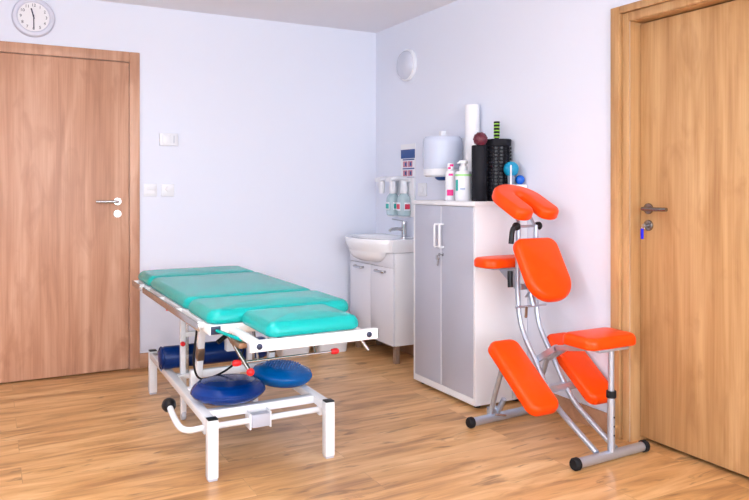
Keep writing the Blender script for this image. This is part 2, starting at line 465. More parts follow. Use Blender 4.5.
b.clear(); ring = [(RX - 0.040 + 0.009 * math.cos(t), HY, 1.026 + 0.009 * math.sin(t)) for t in [2 * PI * i / 16 for i in range(17)]]
tube(b, ring, 0.0012, 6, False); obj('key_ring', b, 'steel', k)

# ceiling lights above and behind the camera
p = thing('ceiling_light', 'square ceiling light panel above the massage table, out of frame', 'ceiling light', (-2.6, -2.6, ZC), 'ceiling light panels')
obj('frame', box(B(), (-2.92, -2.92, ZC - 0.27), (-2.28, -2.28, ZC - 0.25), 0.004), 'plastic', p)
for x_, y_ in ((-2.85, -2.85), (-2.35, -2.35), (-2.85, -2.35), (-2.35, -2.85)): obj('suspension_wire', tube(B(), [(x_, y_, ZC - 0.25), (x_, y_, ZC)], 0.0015, 6), 'steel', p)

obj('fill_uplight', box(B(), (-2.89, -2.89, ZC - 0.2495), (-2.31, -2.31, ZC - 0.244)), 'led_fill', p)  # extra glowing sheet facing up, added to lift the ceiling brightness
obj('diffuser', box(B(), (-2.89, -2.89, ZC - 0.276), (-2.31, -2.31, ZC - 0.2705)), 'led', p)
q = copy_tree(p, (0.2, -2.7, 0)); q['label'] = 'square ceiling light panel near the window, out of frame'

# ================================================================== ON THE BACK WALL
cl = thing('wall_clock', 'round white wall clock with a pale grey rim above the door', 'clock', (-2.459, 0, 2.288))
cm = axis_mat((-2.459, 0, 2.288), (0, -1, 0))
obj('rim', lathe(B(), [(0, 0.0), (0.124, 0.0), (0.124, 0.016), (0.116, 0.030), (0.098, 0.034), (0.090, 0.024), (0, 0.024)], cm, 56), 'clockrim', cl)
obj('dial', lathe(B(), [(0, 0.0245), (0.0905, 0.0245), (0.0905, 0.0255), (0, 0.0255)], cm, 48), 'paper', cl)
def text_bm(bm, s, size, mat, depth=0.0006):
    cu = bpy.data.curves.new('t', 'FONT'); cu.body = s; cu.size = size; cu.align_x = 'CENTER'; cu.align_y = 'CENTER'; cu.extrude = depth
    o = bpy.data.objects.new('t', cu); C.objects.link(o)
    dg = bpy.context.evaluated_depsgraph_get(); me = bpy.data.meshes.new_from_object(o.evaluated_get(dg))
    me.transform(mat); bm.from_mesh(me); bpy.data.objects.remove(o); bpy.data.curves.remove(cu); bpy.data.meshes.remove(me)
front = Matrix.Translation((-2.459, -0.0265, 2.288)) @ Matrix.Rotation(PI / 2, 4, 'X')
for h in range(1, 13):
    a = 2 * PI * h / 12; b = B()
    text_bm(b, str(h), 0.026, front @ Matrix.Translation((0.073 * math.sin(a), 0.073 * math.cos(a), 0)))
    obj('numeral', b, 'ink', cl)
def hand(ang, ln, wd, dz):
    bm = B(); m = front @ Matrix.Rotation(-ang, 4, 'Z') @ Matrix.Translation((0, ln / 2 - 0.012, dz))
    xbox(bm, (wd, ln, 0.0015), m); return bm
obj('hour_hand', hand(math.radians(345), 0.066, 0.008, 0.003), 'ink', cl)
obj('minute_hand', hand(math.radians(179), 0.086, 0.006, 0.005), 'ink', cl)

def wallplate(name, label, cat, x0, x1, z0, z1, d, group=None):
    t = thing(name, label, cat, ((x0 + x1) / 2, 0, (z0 + z1) / 2), group)
    obj('plate', box(B(), (x0, -d, z0), (x1, 0, z1), 0.004), 'plastic', t); return t
t = wallplate('thermostat', 'small white thermostat box high beside the pinkish-lit door', 'thermostat', -1.685, -1.560, 1.503, 1.588, 0.022)
obj('dial_cover', box(B(), (-1.668, -0.027, 1.515), (-1.610, -0.020, 1.576), 0.003), 'plastic', t)
obj('slider', box(B(), (-1.592, -0.026, 1.520), (-1.586, -0.020, 1.572), 0.001), 'greyp', t)
t = wallplate('light_switch', 'white light switch right next to the pinkish-lit door frame', 'switch', -1.787, -1.699, 1.156, 1.243, 0.010)
obj('rocker', box(B(), (-1.775, -0.016, 1.203), (-1.711, -0.008, 1.232), 0.002), 'plastic', t)
obj('rocker', box(B(), (-1.775, -0.016, 1.168), (-1.711, -0.008, 1.199), 0.002), 'plastic', t)
t = wallplate('dimmer_switch', 'white wall plate with a small knob beside the light switch', 'switch', -1.672, -1.584, 1.156, 1.240, 0.010)
obj('knob', lathe(B(), [(0, 0), (0.016, 0), (0.014, 0.014), (0, 0.014)], axis_mat((-1.628, -0.010, 1.205), (0, -1, 0)), 24), 'plastic', t)

# ================================================================== ON THE RIGHT WALL
t = thing('wall_lamp', 'round frosted wall lamp high near the room corner', 'lamp', (0, -0.49, 2.112))
lm = axis_mat((0, -0.500, 2.112), (-1, 0, 0))
obj('lamp_base', lathe(B(), [(0, 0), (0.116, 0), (0.116, 0.020), (0.110, 0.025), (0, 0.025)], lm, 48), 'plastic', t)
obj('lamp_shade', lathe(B(), [(0.104, 0.025), (0.102, 0.036), (0.092, 0.050), (0.074, 0.060), (0.042, 0.067), (0, 0.069)], lm, 48), 'lampglass', t)

t = thing('poster', 'narrow hand washing poster with a blue header above the soap dispensers', 'poster', (0, -0.495, 1.36))
PY0, PY1 = -0.600, -0.395
obj('sheet', box(B(), (-0.004, PY0, 1.20), (0, PY1, 1.535)), 'paper', t)
obj('header', box(B(), (-0.0055, PY0 + 0.004, 1.430), (-0.004, PY1 - 0.004, 1.495)), 'blueprint', t)
for z in (1.416, 1.350, 1.284, 1.220): obj('caption_line', box(B(), (-0.0055, PY0 + 0.012, z), (-0.004, PY1 - 0.03, z + 0.009)), 'blueprint', t)
for i, z in enumerate((1.366, 1.300, 1.236)):
    for y in (PY0 + 0.040, PY0 + 0.110):
        pc = obj('picture', box(B(), (-0.0055, y, z), (-0.004, y + 0.060, z + 0.043)), 'rose', t)
        obj('drawing', box(B(), (-0.0062, y + 0.010, z + 0.008), (-0.0056, y + 0.034, z + 0.034), 0.0002), 'blueprint', pc)

# soap dispensers with long elbow levers
def dispenser(y, label, prnt):
    t = thing('soap_dispenser', label, 'soap dispenser', (0, y, 1.02), 'soap dispensers over the washbasin')
    b = B(); box(b, (-0.018, y - 0.075, 1.005), (0, y + 0.048, 1.290), 0.006); box(b, (-0.085, y - 0.030, 0.998), (-0.012, y + 0.030, 1.009), 0.003)
    obj('wall_plate', b, 'plastic', t)
    b = B(); pts = smooth_path([(-0.012, y, 1.268), (-0.08, y, 1.283), (-0.14, y, 1.282), (-0.185, y, 1.272)], 6)
    N = len(pts)
    prof = [(pt, 0.034 + 0.008 * (i / (N - 1)), 0.030 - 0.004 * (i / (N - 1))) for i, pt in enumerate(pts)]
    rings = []
    for pt, wd, th in prof:
        o = rrect(wd * 2, th, th * 0.45, 4)
        rings.append([b.verts.new((pt.x, pt.y + q.x, pt.z + q.y)) for q in o])
    for r0, r1 in zip(rings, rings[1:]):
        for k_ in range(len(r0)): b.faces.new((r0[k_], r0[(k_ + 1) % len(r0)], r1[(k_ + 1) % len(r0)], r1[k_]))
    b.faces.new(rings[0]); b.faces.new(rings[-1])
    obj('elbow_lever', b, 'plastic', t)
    pm = B(); lathe(pm, [(0, 1.172), (0.024, 1.172), (0.029, 1.180), (0.029, 1.225), (0.026, 1.235), (0.026, 1.272), (0, 1.272)], Matrix.Translation((-0.055, y, 0)), 20)
    obj('nozzle', lathe(B(), [(0, 1.172), (0.016, 1.172), (0.021, 1.180), (0.024, 1.262), (0, 1.266)], Matrix.Translation((-0.150, y, 0)), 20), 'plastic', t)
    obj('pump', pm, 'plastic', t)
    bt = B(); m = Matrix.Translation((-0.055, y, 0))
    rings = []
    for z, wx, wy in ((1.010, 0.076, 0.080), (1.015, 0.086, 0.092), (1.04, 0.090, 0.096), (1.11, 0.090, 0.096), (1.140, 0.084, 0.090), (1.160, 0.066, 0.070), (1.172, 0.046, 0.046)):
        o = rrect(wx, wy, min(wx, wy) * 0.42, 5)
        rings.append([bt.verts.new(m @ Vector((q.x, q.y, z))) for q in o])
    for r0, r1 in zip(rings, rings[1:]):
        for k_ in range(len(r0)): bt.faces.new((r0[k_], r0[(k_ + 1) % len(r0)], r1[(k_ + 1) % len(r0)], r1[k_]))
    bt.faces.new(rings[0]); bt.faces.new(rings[-1])
    bo = obj('bottle', bt, 'bottle', t)
    obj('front_label', box(B(), (-0.1025, y - 0.028, 1.050), (-0.0995, y + 0.028, 1.108), 0.001), 'paper', bo)
    obj('side_label', box(B(), (-0.080, y - 0.0505, 1.050), (-0.030, y - 0.0475, 1.108), 0.001), 'paper', bo)
    obj('printed_mark', box(B(), (-0.1035, y - 0.022, 1.060), (-0.1020, y + 0.022, 1.096)), prnt, bo)
    obj('printed_mark', box(B(), (-0.076, y - 0.0515, 1.060), (-0.034, y - 0.0500, 1.096)), prnt, bo)
    return t
dispenser(-0.365, 'white soap dispenser with a teal marked bottle, nearer the room corner', 'tealprint')
dispenser(-0.525, 'white soap dispenser with a red marked bottle, nearer the grey cabinet', 'redprint')

# centre-feed towel dispenser
TY, TX = -1.150, -0.135
t = thing('paper_towel_dispenser', 'round milky plastic paper towel dispenser on the wall above the grey cabinet', 'towel dispenser', (TX, TY, 1.28))
tm = Matrix.Translation((TX, TY, 0))
b = B(); lathe(b, [(0, 1.285), (0.108, 1.285), (0.122, 1.295), (0.124, 1.335), (0, 1.335)], tm, 48); box(b, (-0.03, TY - 0.10, 1.285), (0, TY + 0.10, 1.535), 0.006)
obj('base', b, 'plastic', t)
obj('cover', lathe(B(), [(0.122, 1.336), (0.127, 1.36), (0.127, 1.505), (0.123, 1.530), (0.110, 1.542), (0, 1.547)], tm, 48), 'drum', t)
obj('paper_roll', lathe(B(), [(0, 1.34), (0.095, 1.34), (0.095, 1.50), (0, 1.50)], tm, 40), 'paper', t)
obj('nozzle', lathe(B(), [(0.052, 1.285), (0.046, 1.272), (0.026, 1.262), (0, 1.262)], tm, 28), 'blueprint', t)
obj('top_catch', box(B(), (TX - 0.02, TY - 0.016, 1.543), (TX + 0.02, TY + 0.016, 1.580), 0.004), 'plastic', t)

t = thing('wall_socket', 'white wall socket under the round towel dispenser', 'socket', (0, -0.70, 1.20))
obj('plate', box(B(), (-0.012, -0.755, 1.155), (0, -0.645, 1.248), 0.004), 'plastic', t)
obj('insert', lathe(B(), [(0, 0), (0.026, 0), (0.026, 0.003), (0.022, 0.003), (0.020, 0.001), (0, 0.001)], axis_mat((-0.012, -0.70, 1.20), (-1, 0, 0)), 24), 'plastic', t)

# ================================================================== VANITY AND WASHBASIN
VX, VY0, VY1, VZ0, VZ1 = -0.28, -0.76, -0.10, 0.128, 0.765
t = thing('vanity_cabinet', 'white gloss two-door vanity cabinet on short legs under the washbasin', 'cabinet', (VX / 2, (VY0 + VY1) / 2, 0))
obj('body', box(B(), (VX + 0.018, VY0, VZ0), (-0.003, VY1, VZ1), 0.002), 'white', t)
mid = (VY0 + VY1) / 2
for y0, y1 in ((VY0 + 0.002, mid - 0.0015), (mid + 0.0015, VY1 - 0.002)):
    d = obj('door', box(B(), (VX, y0, VZ0 + 0.002), (VX + 0.017, y1, 0.660), 0.003), 'gloss', t)
    yc = (y0 + y1) / 2
    b = B(); zz = 0.630
    tube(b, smooth_path([(VX, yc - 0.06, zz), (VX - 0.022, yc - 0.056, zz), (VX - 0.028, yc - 0.03, zz), (VX - 0.028, yc + 0.03, zz), (VX - 0.022, yc + 0.056, zz), (VX, yc + 0.06, zz)], 5), 0.0095, 10)
    obj('handle', b, 'chrome', d)
obj('fascia', box(B(), (VX, VY0 + 0.002, 0.663), (VX + 0.017, VY1 - 0.002, VZ1), 0.003), 'gloss', t)
for x in (VX + 0.05, -0.05):
    for y in (VY0 + 0.04, VY1 - 0.04):
        obj('leg', box(B(), (x - 0.018, y - 0.018, 0), (x + 0.018, y + 0.018, VZ0), 0.003), 'legwood', t)

# basin: flat slab behind, bowl swelling out in front
def basin():
    b = B(); yc = (VY0 + VY1) / 2 - 0.005
    def front_x(u, bulge):        # u from -1 to 1 along y
        return VX - 0.012 - bulge * max(0, math.cos(u * PI / 2 / 0.86)) ** 0.62 if abs(u) < 0.86 else VX - 0.012
    def ring(half, bulge, z, xback=0.0, s=1.0):
        us = [i / 36 * 2 - 1 for i in range(37)]
        pts = [(front_x(u, bulge), yc + half * u, z) for u in us]
        pts += [(xback, yc + half, z), (xback, yc - half, z)]
        return [b.verts.new(p) for p in pts]
    H = (VY1 - VY0) / 2 + 0.008
    rs = [ring(H - 0.004, 0.145, 0.858), ring(H, 0.150, 0.852), ring(H, 0.148, 0.815), ring(H - 0.002, 0.135, 0.790), ring(H - 0.006, 0.118, 0.769)]
    for r0, r1 in zip(rs, rs[1:]):
        for k_ in range(len(r0)): b.faces.new((r0[k_], r0[(k_ + 1) % len(r0)], r1[(k_ + 1) % len(r0)], r1[k_]))
    # closed underside with the belly of the bowl
    low = rs[-1]
    b.faces.new(low)
    # rim to inner hollow
    top = rs[0]; N = 40
    cx, cy = -0.235, yc
    inner = []
    for sx, sy, z in ((0.150, 0.235, 0.858), (0.143, 0.226, 0.850), (0.130, 0.205, 0.815), (0.10, 0.160, 0.775), (0.05, 0.08, 0.762), (0.015, 0.02, 0.760)):
        inner.append([b.verts.new((cx - sx * math.cos(2 * PI * k_ / N), cy + sy * math.sin(2 * PI * k_ / N), z)) for k_ in range(N)])
    for r0, r1 in zip(inner, inner[1:]):
        for k_ in range(N): b.faces.new((r0[k_], r0[(k_ + 1) % N], r1[(k_ + 1) % N], r1[k_]))
    b.faces.new(inner[-1])
    es = [b.edges.get((top[k_], top[(k_ + 1) % len(top)])) for k_ in range(len(top))] + [b.edges.get((inner[0][k_], inner[0][(k_ + 1) % N])) for k_ in range(N)]
    bmesh.ops.triangle_fill(b, edges=es, use_beauty=True)
    # belly below the rim, outside the cabinet front
    rings = []
    for z, s in ((0.80, 1.0), (0.765, 0.97), (0.735, 0.88), (0.71, 0.70), (0.692, 0.42), (0.686, 0.1)):
        pts = []
        for k_ in range(25):
            a = PI * k_ / 24
            pts.append(b.verts.new((VX - 0.002 - 0.132 * s * math.sin(a) ** 0.8, yc + 0.235 * (0.35 + 0.65 * s) * math.cos(a), z)))
        rings.append(pts)
    for r0, r1 in zip(rings, rings[1:]):
        for k_ in range(24): b.faces.new((r0[k_], r0[k_ + 1], r1[k_ + 1], r1[k_]))
    b.faces.new(rings[-1])
    return b
wb = thing('washbasin', 'white ceramic washbasin with a bulging round bowl and chrome tap', 'washbasin', (-0.14, (VY0 + VY1) / 2, 0.765))
obj('bowl', basin(), 'ceramic', wb, angle=50)
TYP = -0.565
tp = B()
lathe(tp, [(0, 0.858), (0.026, 0.858), (0.026, 0.864), (0.021, 0.868), (0.021, 0.950), (0.022, 0.965), (0.018, 0.975), (0, 0.977)], Matrix.Translation((-0.075, TYP, 0)), 24)
tube(tp, [(-0.075, TYP, 0.915), (-0.13, TYP, 0.920), (-0.185, TYP, 0.918), (-0.196, TYP, 0.905)], 0.012, 14)
tap = obj('tap', tp, 'chrome', wb)
lv = B(); bar(lv, (-0.070, TYP, 0.972), (-0.175, TYP, 0.992), 0.014, 0.007, 0.002); obj('tap_lever', lv, 'chrome', tap)
obj('drain', lathe(B(), [(0, 0.7605), (0.022, 0.7605), (0.020, 0.765), (0, 0.766)], Matrix.Translation((-0.235, (VY0 + VY1) / 2 - 0.005, 0)), 20), 'chrome', wb)

# bins on the floor under the table, by the back wall
def bin_(cx, cy, w_, d_, h, label):
    t = thing('waste_bin', label, 'bin', (cx, cy, 0), 'white bins by the back wall')
    b = B(); rings = []
    for s, z in ((0.80, 0.0), (0.82, 0.004), (1.0, h), (0.96, h), (0.79, 0.012)):
        rings.append([b.verts.new((cx + q.x, cy + q.y, z)) for q in rrect(w_ * s, d_ * s, 0.03 * s, 5)])
    for r0, r1 in zip(rings, rings[1:]):
        for k_ in range(len(r0)): b.faces.new((r0[k_], r0[(k_ + 1) % len(r0)], r1[(k_ + 1) % len(r0)], r1[k_]))
    b.faces.new(rings[0]); b.faces.new(rings[-1])
    obj('bucket', b, 'plastic', t)
    b = B(); pad(b, rrect(w_ + 0.012, d_ + 0.012, 0.034), 0.03, 0.010, 0.004, Matrix.Translation((cx, cy, h - 0.004))); obj('lid', b, 'plastic', t)
bin_(-0.475, -0.150, 0.27, 0.19, 0.26, 'white waste bin on the floor beside the vanity cabinet')
bin_(-0.77, -0.150, 0.25, 0.19, 0.26, 'white waste bin by the back wall behind the table, farther from the vanity')

# ================================================================== GREY CABINET
GX, GY0, GY1, GH = -0.370, -1.819, -1.176, 1.138
t = thing('storage_cabinet', 'tall white cabinet with two grey doors', 'cabinet', (GX / 2, (GY0 + GY1) / 2, 0))
b = B(); T = 0.018
box(b, (GX, GY0, 0.022), (-0.004, GY0 + T, GH - 0.025), 0.001); box(b, (GX, GY1 - T, 0.022), (-0.004, GY1, GH - 0.025), 0.001)
box(b, (GX, GY0 + T, 0.022), (-0.004, GY1 - T, 0.060), 0.001); box(b, (-0.014, GY0 + T, 0.06), (-0.004, GY1 - T, GH - 0.025))
obj('carcass', b, 'white', t)
obj('top_panel', box(B(), (GX - 0.006, GY0 - 0.003, GH - 0.025), (-0.002, GY1 + 0.003, GH), 0.002), 'white', t)
for y in (GY0 + 0.05, GY1 - 0.05):
    for x in (GX + 0.05, -0.05):
        obj('foot', lathe(B(), [(0, 0), (0.02, 0), (0.02, 0.022), (0, 0.022)], Matrix.Translation((x, y, 0)), 16), 'black', t)
gm = (GY0 + GY1) / 2 + 0.012
doors = []
for y0, y1, hy in ((GY0 + T + 0.001, gm - 0.0015, gm - 0.026), (gm + 0.0015, GY1 - T - 0.001, gm + 0.026)):
    d = obj('door', box(B(), (GX - 0.001, y0, 0.062), (GX + 0.016, y1, GH - 0.028), 0.0015), 'grey', t)
    b = B(); z0, z1 = 0.868, 1.002
    tube(b, [(GX, hy, z1), (GX - 0.026, hy, z1), (GX - 0.030, hy, z1 - 0.006), (GX - 0.030, hy, z0 + 0.006), (GX - 0.026, hy, z0), (GX, hy, z0)], 0.0065, 10)
    obj('handle', b, 'plastic', d)
    if y0 < gm - 0.1:
        obj('door_edge', box(B(), (GX - 0.0025, gm - 0.0035, 0.064), (GX - 0.001, gm + 0.0005, GH - 0.030)), 'white', d)
    doors.append(d)
ky, kz = gm - 0.020, 0.826
obj('lock', lathe(B(), [(0, 0), (0.010, 0), (0.010, 0.006), (0, 0.006)], axis_mat((GX - 0.001, ky, kz), (-1, 0, 0)), 18), 'chrome', doors[0])
k = thing('cabinet_key', 'small keys hanging from the lock of the grey cabinet door', 'key', (GX - 0.008, ky, kz))
b = B(); tube(b, [(GX - 0.007, ky, kz), (GX - 0.018, ky, kz)], 0.0022, 8)
lathe(b, [(0, -0.001), (0.010, -0.001), (0.010, 0.001), (0, 0.001)], axis_mat((GX - 0.026, ky, kz), (0, 1, 0)), 16); obj('key_in_lock', b, 'steel', k)
b = B(); xbox(b, (0.003, 0.016, 0.050), Matrix.Translation((GX - 0.030, ky + 0.008, kz - 0.040)) @ Matrix.Rotation(0.3, 4, 'X'), 0.0005)
xbox(b, (0.003, 0.022, 0.026), Matrix.Translation((GX - 0.028, ky + 0.024, kz - 0.018)), 0.0005); obj('spare_key', b, 'steel', k)

# ---- things standing on the cabinet
def roller(name, label, cat, x, y, r, h, mat, hole=True, z=GH):
    return
def single(name, bm, mat, label, cat, loc, group=None):
    return tag(obj(name, bm, mat, None, loc), label, cat, group)
x, y = -0.062, -1.370
t = thing('paper_roll', 'tall white couch paper roll standing on the cabinet against the wall', 'paper roll', (x, y, GH))
b = B(); lathe(b, [(0.019, GH), (0.043, GH), (0.045, GH + 0.002), (0.045, GH + 0.590), (0.043, GH + 0.592), (0.019, GH + 0.592), (0.019, GH)], Matrix.Translation((x, y, 0)), 40); obj('paper', b, 'paper', t)
b = B(); lathe(b, [(0.0185, GH + 0.001), (0.0185, GH + 0.591), (0.016, GH + 0.591), (0.016, GH + 0.001), (0.0185, GH + 0.001)], Matrix.Translation((x, y, 0)), 24); obj('core', b, 'legwood', t)
x, y = -0.214, -1.648
single('foam_roller', lathe(B(), [(0, GH), (0.042, GH), (0.045, GH + 0.004), (0.045, GH + 0.318), (0.042, GH + 0.322), (0.026, GH + 0.322), (0.023, GH + 0.316), (0, GH + 0.32)], Matrix.Translation((x, y, 0)), 40), 'foam',
       'smooth black foam roller standing in front of the white paper roll', 'foam roller', (x, y, GH), 'black foam rollers on the cabinet')
# ridged roller
x, y = -0.084, -1.650
t = thing('foam_roller', 'thick black foam roller with a knobbly grid surface', 'foam roller', (x, y, GH), 'black foam rollers on the cabinet')
b = B(); m = Matrix.Translation((x, y, 0)); H0 = 0.360
lathe(b, [(0, GH), (0.070, GH), (0.070, GH + H0 - 0.04), (0.077, GH + H0 - 0.038), (0.080, GH + H0 - 0.004), (0.077, GH + H0), (0.052, GH + H0), (0.050, GH + H0 - 0.01), (0, GH + H0 - 0.01)], m, 44)
obj('core', b, 'foam', t)
b = B()
for i in range(15):
    if i * 0.0208 + 0.016 > H0 - 0.05: break
    zc = GH + 0.016 + i * 0.0208
    for j in range(16):
        a = 2 * PI * j / 16
        big = (j % 4 != 0)
        sz = (0.016, 0.017 if big else 0.010, 0.0140)
        xbox(b, sz, m @ Matrix.Rotation(a, 4, 'Z') @ Matrix.Translation((0.0722, 0, zc)), 0.002, 1)
obj('grip_blocks', b, 'grip', t)
# maroon massage ball lying on the smooth roller's rim
x, y, r = -0.224, -1.670, 0.040
b = B(); ball(b, (x, y, GH + 0.316 + r), r, 28)
for i in range(46):
    zf = 1 - 2 * (i + 0.5) / 46; a = i * 2.39996; q = math.sqrt(1 - zf * zf)
    d_ = Vector((q * math.cos(a), q * math.sin(a), zf))
    ball(b, Vector((x, y, GH + 0.316 + r)) + d_ * (r - 0.001), 0.0042, 8)
single('massage_ball', b, 'maroon', 'dark red knobbly massage ball on top of the smooth black roller', 'massage ball', (x, y, GH + 0.320))
# green striped massage stick standing in the ridged roller
x, y = -0.083, -1.640
t = thing('massage_stick', 'black massage stick with lime rings standing inside the grid roller', 'massage stick', (x, y, GH + 0.345))
z0 = GH + H0 - 0.010
obj('rod', lathe(B(), [(0, z0), (0.014, z0), (0.014, z0 + 0.110), (0.010, z0 + 0.116), (0, z0 + 0.116)], Matrix.Translation((x, y, 0)), 20), 'rubber', t)
for i in range(5):
    zz = z0 + 0.020 + i * 0.0195
    obj('ring', lathe(B(), [(0.0135, zz), (0.0185, zz + 0.001), (0.0185, zz + 0.006), (0.0135, zz + 0.007)], Matrix.Translation((x, y, 0)), 20), 'green', t)
    obj('spindle', lathe(B(), [(0.0135, zz + 0.008), (0.0175, zz + 0.009), (0.0175, zz + 0.0175), (0.0135, zz + 0.0185)], Matrix.Translation((x, y, 0)), 20), 'rubber', t)

# bottles
x, y = -0.235, -1.388
t = thing('lotion_bottle', 'slim white lotion bottle with magenta marks at the front of the cabinet top', 'bottle', (x, y, GH), 'white bottles on the cabinet')
b = B(); m = Matrix.Translation((x, y, 0))
lathe(b, [(0, GH), (0.030, GH), (0.033, GH + 0.006), (0.033, GH + 0.165), (0.028, GH + 0.178), (0.018, GH + 0.184), (0, GH + 0.184)], m, 28); obj('bottle_body', b, 'paper', t)
obj('cap', lathe(B(), [(0.019, GH + 0.1845), (0.020, GH + 0.19), (0.020, GH + 0.222), (0.017, GH + 0.226), (0, GH + 0.226)], m, 24), 'paper', t)
toc = (Vector((-2.694, -4.977, 0)) - Vector((x, y, 0))).normalized(); ang = math.atan2(toc.y, toc.x)
def patch(bm, m, r, a0, a1, z0, z1, n=8):
    lo = [bm.verts.new(m @ Vector((r * math.cos(a0 + (a1 - a0) * i / n), r * math.sin(a0 + (a1 - a0) * i / n), z0))) for i in range(n + 1)]
    hi = [bm.verts.new(m @ Vector((r * math.cos(a0 + (a1 - a0) * i / n), r * math.sin(a0 + (a1 - a0) * i / n), z1))) for i in range(n + 1)]
    for i in range(n): bm.faces.new((lo[i], lo[i + 1], hi[i + 1], hi[i]))
for r_, a0_, a1_, z0_, z1_ in ((0.0336, -0.75, 0.45, 0.030, 0.066), (0.0206, -0.9, 0.0, 0.190, 0.203), (0.0206, -0.3, 0.9, 0.206, 0.220), (0.0336, -0.4, 0.4, 0.150, 0.163)):
    b = B(); patch(b, m, r_, ang + a0_, ang + a1_, GH + z0_, GH + z1_); obj('magenta_mark', b, 'pink', t)
x, y = -0.235, -1.518
t = thing('pump_bottle', 'white pump bottle with a green band beside the magenta marked bottle', 'bottle', (x, y, GH), 'white bottles on the cabinet')
b = B(); m = Matrix.Translation((x, y, 0))
lathe(b, [(0, GH), (0.045, GH), (0.048, GH + 0.006), (0.048, GH + 0.160), (0.042, GH + 0.175), (0.018, GH + 0.178), (0, GH + 0.178)], m, 28); obj('bottle_body', b, 'paper', t)
b = B(); lathe(b, [(0.024, GH + 0.178), (0.024, GH + 0.204), (0.016, GH + 0.206), (0.016, GH + 0.218), (0.026, GH + 0.220), (0.026, GH + 0.238), (0, GH + 0.243)], m, 24)
bar(b, (x, y, GH + 0.229), (x - 0.045, y - 0.01, GH + 0.224), 0.014, 0.010); obj('pump_head', b, 'paper', t)
b = B(); patch(b, m, 0.0486, ang - 1.5, ang + 1.5, GH + 0.146, GH + 0.158, 14); obj('green_band', b, 'lgreen', t)
b = B(); patch(b, m, 0.0486, ang - 1.2, ang - 0.7, GH + 0.060, GH + 0.125); obj('side_print', b, 'tealprint', t)
b = B(); patch(b, m, 0.0488, ang - 0.4, ang + 0.2, GH + 0.066, GH + 0.076); obj('small_print', b, 'paleblue', t)

# carton with the small exercise things at the wall end
zc = GH + 0.096
t = single('carton', box(B(), (-0.130, GY0 + 0.001, GH), (-0.006, -1.742, zc), 0.002), 'paper', 'small white carton behind the orange head cushion', 'box', (-0.068, -1.78, GH))
single('plastic_cup', lathe(B(), [(0, zc), (0.020, zc), (0.023, zc + 0.052), (0.021, zc + 0.052), (0.018, zc + 0.003), (0, zc + 0.003)], Matrix.Translation((-0.085, -1.774, 0)), 28), 'cup',
       'smoky clear cup under the turquoise ball', 'cup', (-0.085, -1.774, zc))
rb = 0.044
single('exercise_ball', ball(B(), (-0.085, -1.774, zc + 0.050 + math.sqrt(rb ** 2 - 0.022 ** 2)), rb, 32), 'tealball', 'turquoise rubber ball resting on a smoky cup', 'ball', (-0.085, -1.774, zc + 0.05), 'rubber balls on the cabinet')
single('exercise_ball', ball(B(), (-0.034, -1.790, zc + 0.027), 0.027, 28), 'blueball', 'small deep blue ball below the turquoise ball', 'ball', (-0.034, -1.790, zc), 'rubber balls on the cabinet')
b = B(); tube(b, [(-0.118, -1.812, zc), (-0.118, -1.813, zc + 0.110)], 0.0042, 10)
single('plastic_stick', b, 'paper', 'thin white stick upright in front of the turquoise ball', 'stick', (-0.118, -1.812, zc))

# ================================================================== MASSAGE TABLE
XL, XR, YF, YN = -1.932, -1.314, -0.60, -2.185
FZ0, FZ1 = 0.630, 0.670
XC = (XL + XR) / 2
t = thing('massage_table', 'white framed massage table with turquoise padded top', 'massage table', (XC, -1.35, 0))
def cushion(name, x0, x1, y0, y1, th=0.068, r=0.037, cr=0.06, z=FZ1 + 0.001, tilt=0.0):
    m = Matrix.Translation(((x0 + x1) / 2, (y0 + y1) / 2, z)) @ Matrix.Rotation(tilt, 4, 'X')
    return obj(name, pad(B(), rrect(x1 - x0, y1 - y0, cr), th, r, 0.012, m, 0.018), 'teal', t, angle=60)
cushion('head_cushion', XL - 0.004, XR + 0.010, -0.960, YF + 0.005)
cushion('middle_cushion', XL - 0.004, XR + 0.010, -1.800, -0.965)
cushion('leg_cushion', XL - 0.004, XR + 0.016, YN - 0.004, -1.805)
EX0, EX1, EY = -1.883, -1.368, -2.532
cushion('extension_cushion', -1.815, -1.432, EY - 0.004, -2.195, cr=0.045)
# top frame
b = B()
for x0, x1 in ((XL, XL + 0.035), (XR - 0.035, XR)): box(b, (x0, YN, FZ0), (x1, YF, FZ1), 0.003)
for y in (YN, -1.82, -1.00, YF - 0.03): box(b, (XL + 0.034, y, FZ0), (XR - 0.034, y + 0.03, FZ1), 0.003)
tf = obj('top_frame', b, 'paint', t)
for x0 in (XL + 0.004, XR - 0.044):
    obj('end_cap', box(B(), (x0, YN - 0.003, FZ0 + 0.003), (x0 + 0.040, YN - 0.0002, FZ1 - 0.004), 0.001), 'navy', tf)
b = B()
box(b, (EX0, EY - 0.012, FZ0), (EX1, EY + 0.013, FZ1), 0.002)
for x in (EX0 + 0.03, EX1 - 0.06): box(b, (x, EY + 0.012, FZ0 + 0.006), (x + 0.03, YN + 0.30, FZ1 - 0.012), 0.002)
ef = obj('extension_frame', b, 'paint', t)
for x in (EX0 + 0.032, EX1 - 0.040):
    obj('bolt', lathe(B(), [(0, 0), (0.011, 0), (0.011, 0.004), (0.007, 0.007), (0, 0.007)], axis_mat((x, EY - 0.012, 0.650), (0, -1, 0)), 18), 'navy', ef)
obj('end_plug', box(B(), (EX1, EY - 0.010, FZ0 + 0.003), (EX1 + 0.004, EY + 0.011, FZ1 - 0.003), 0.001), 'black', ef)
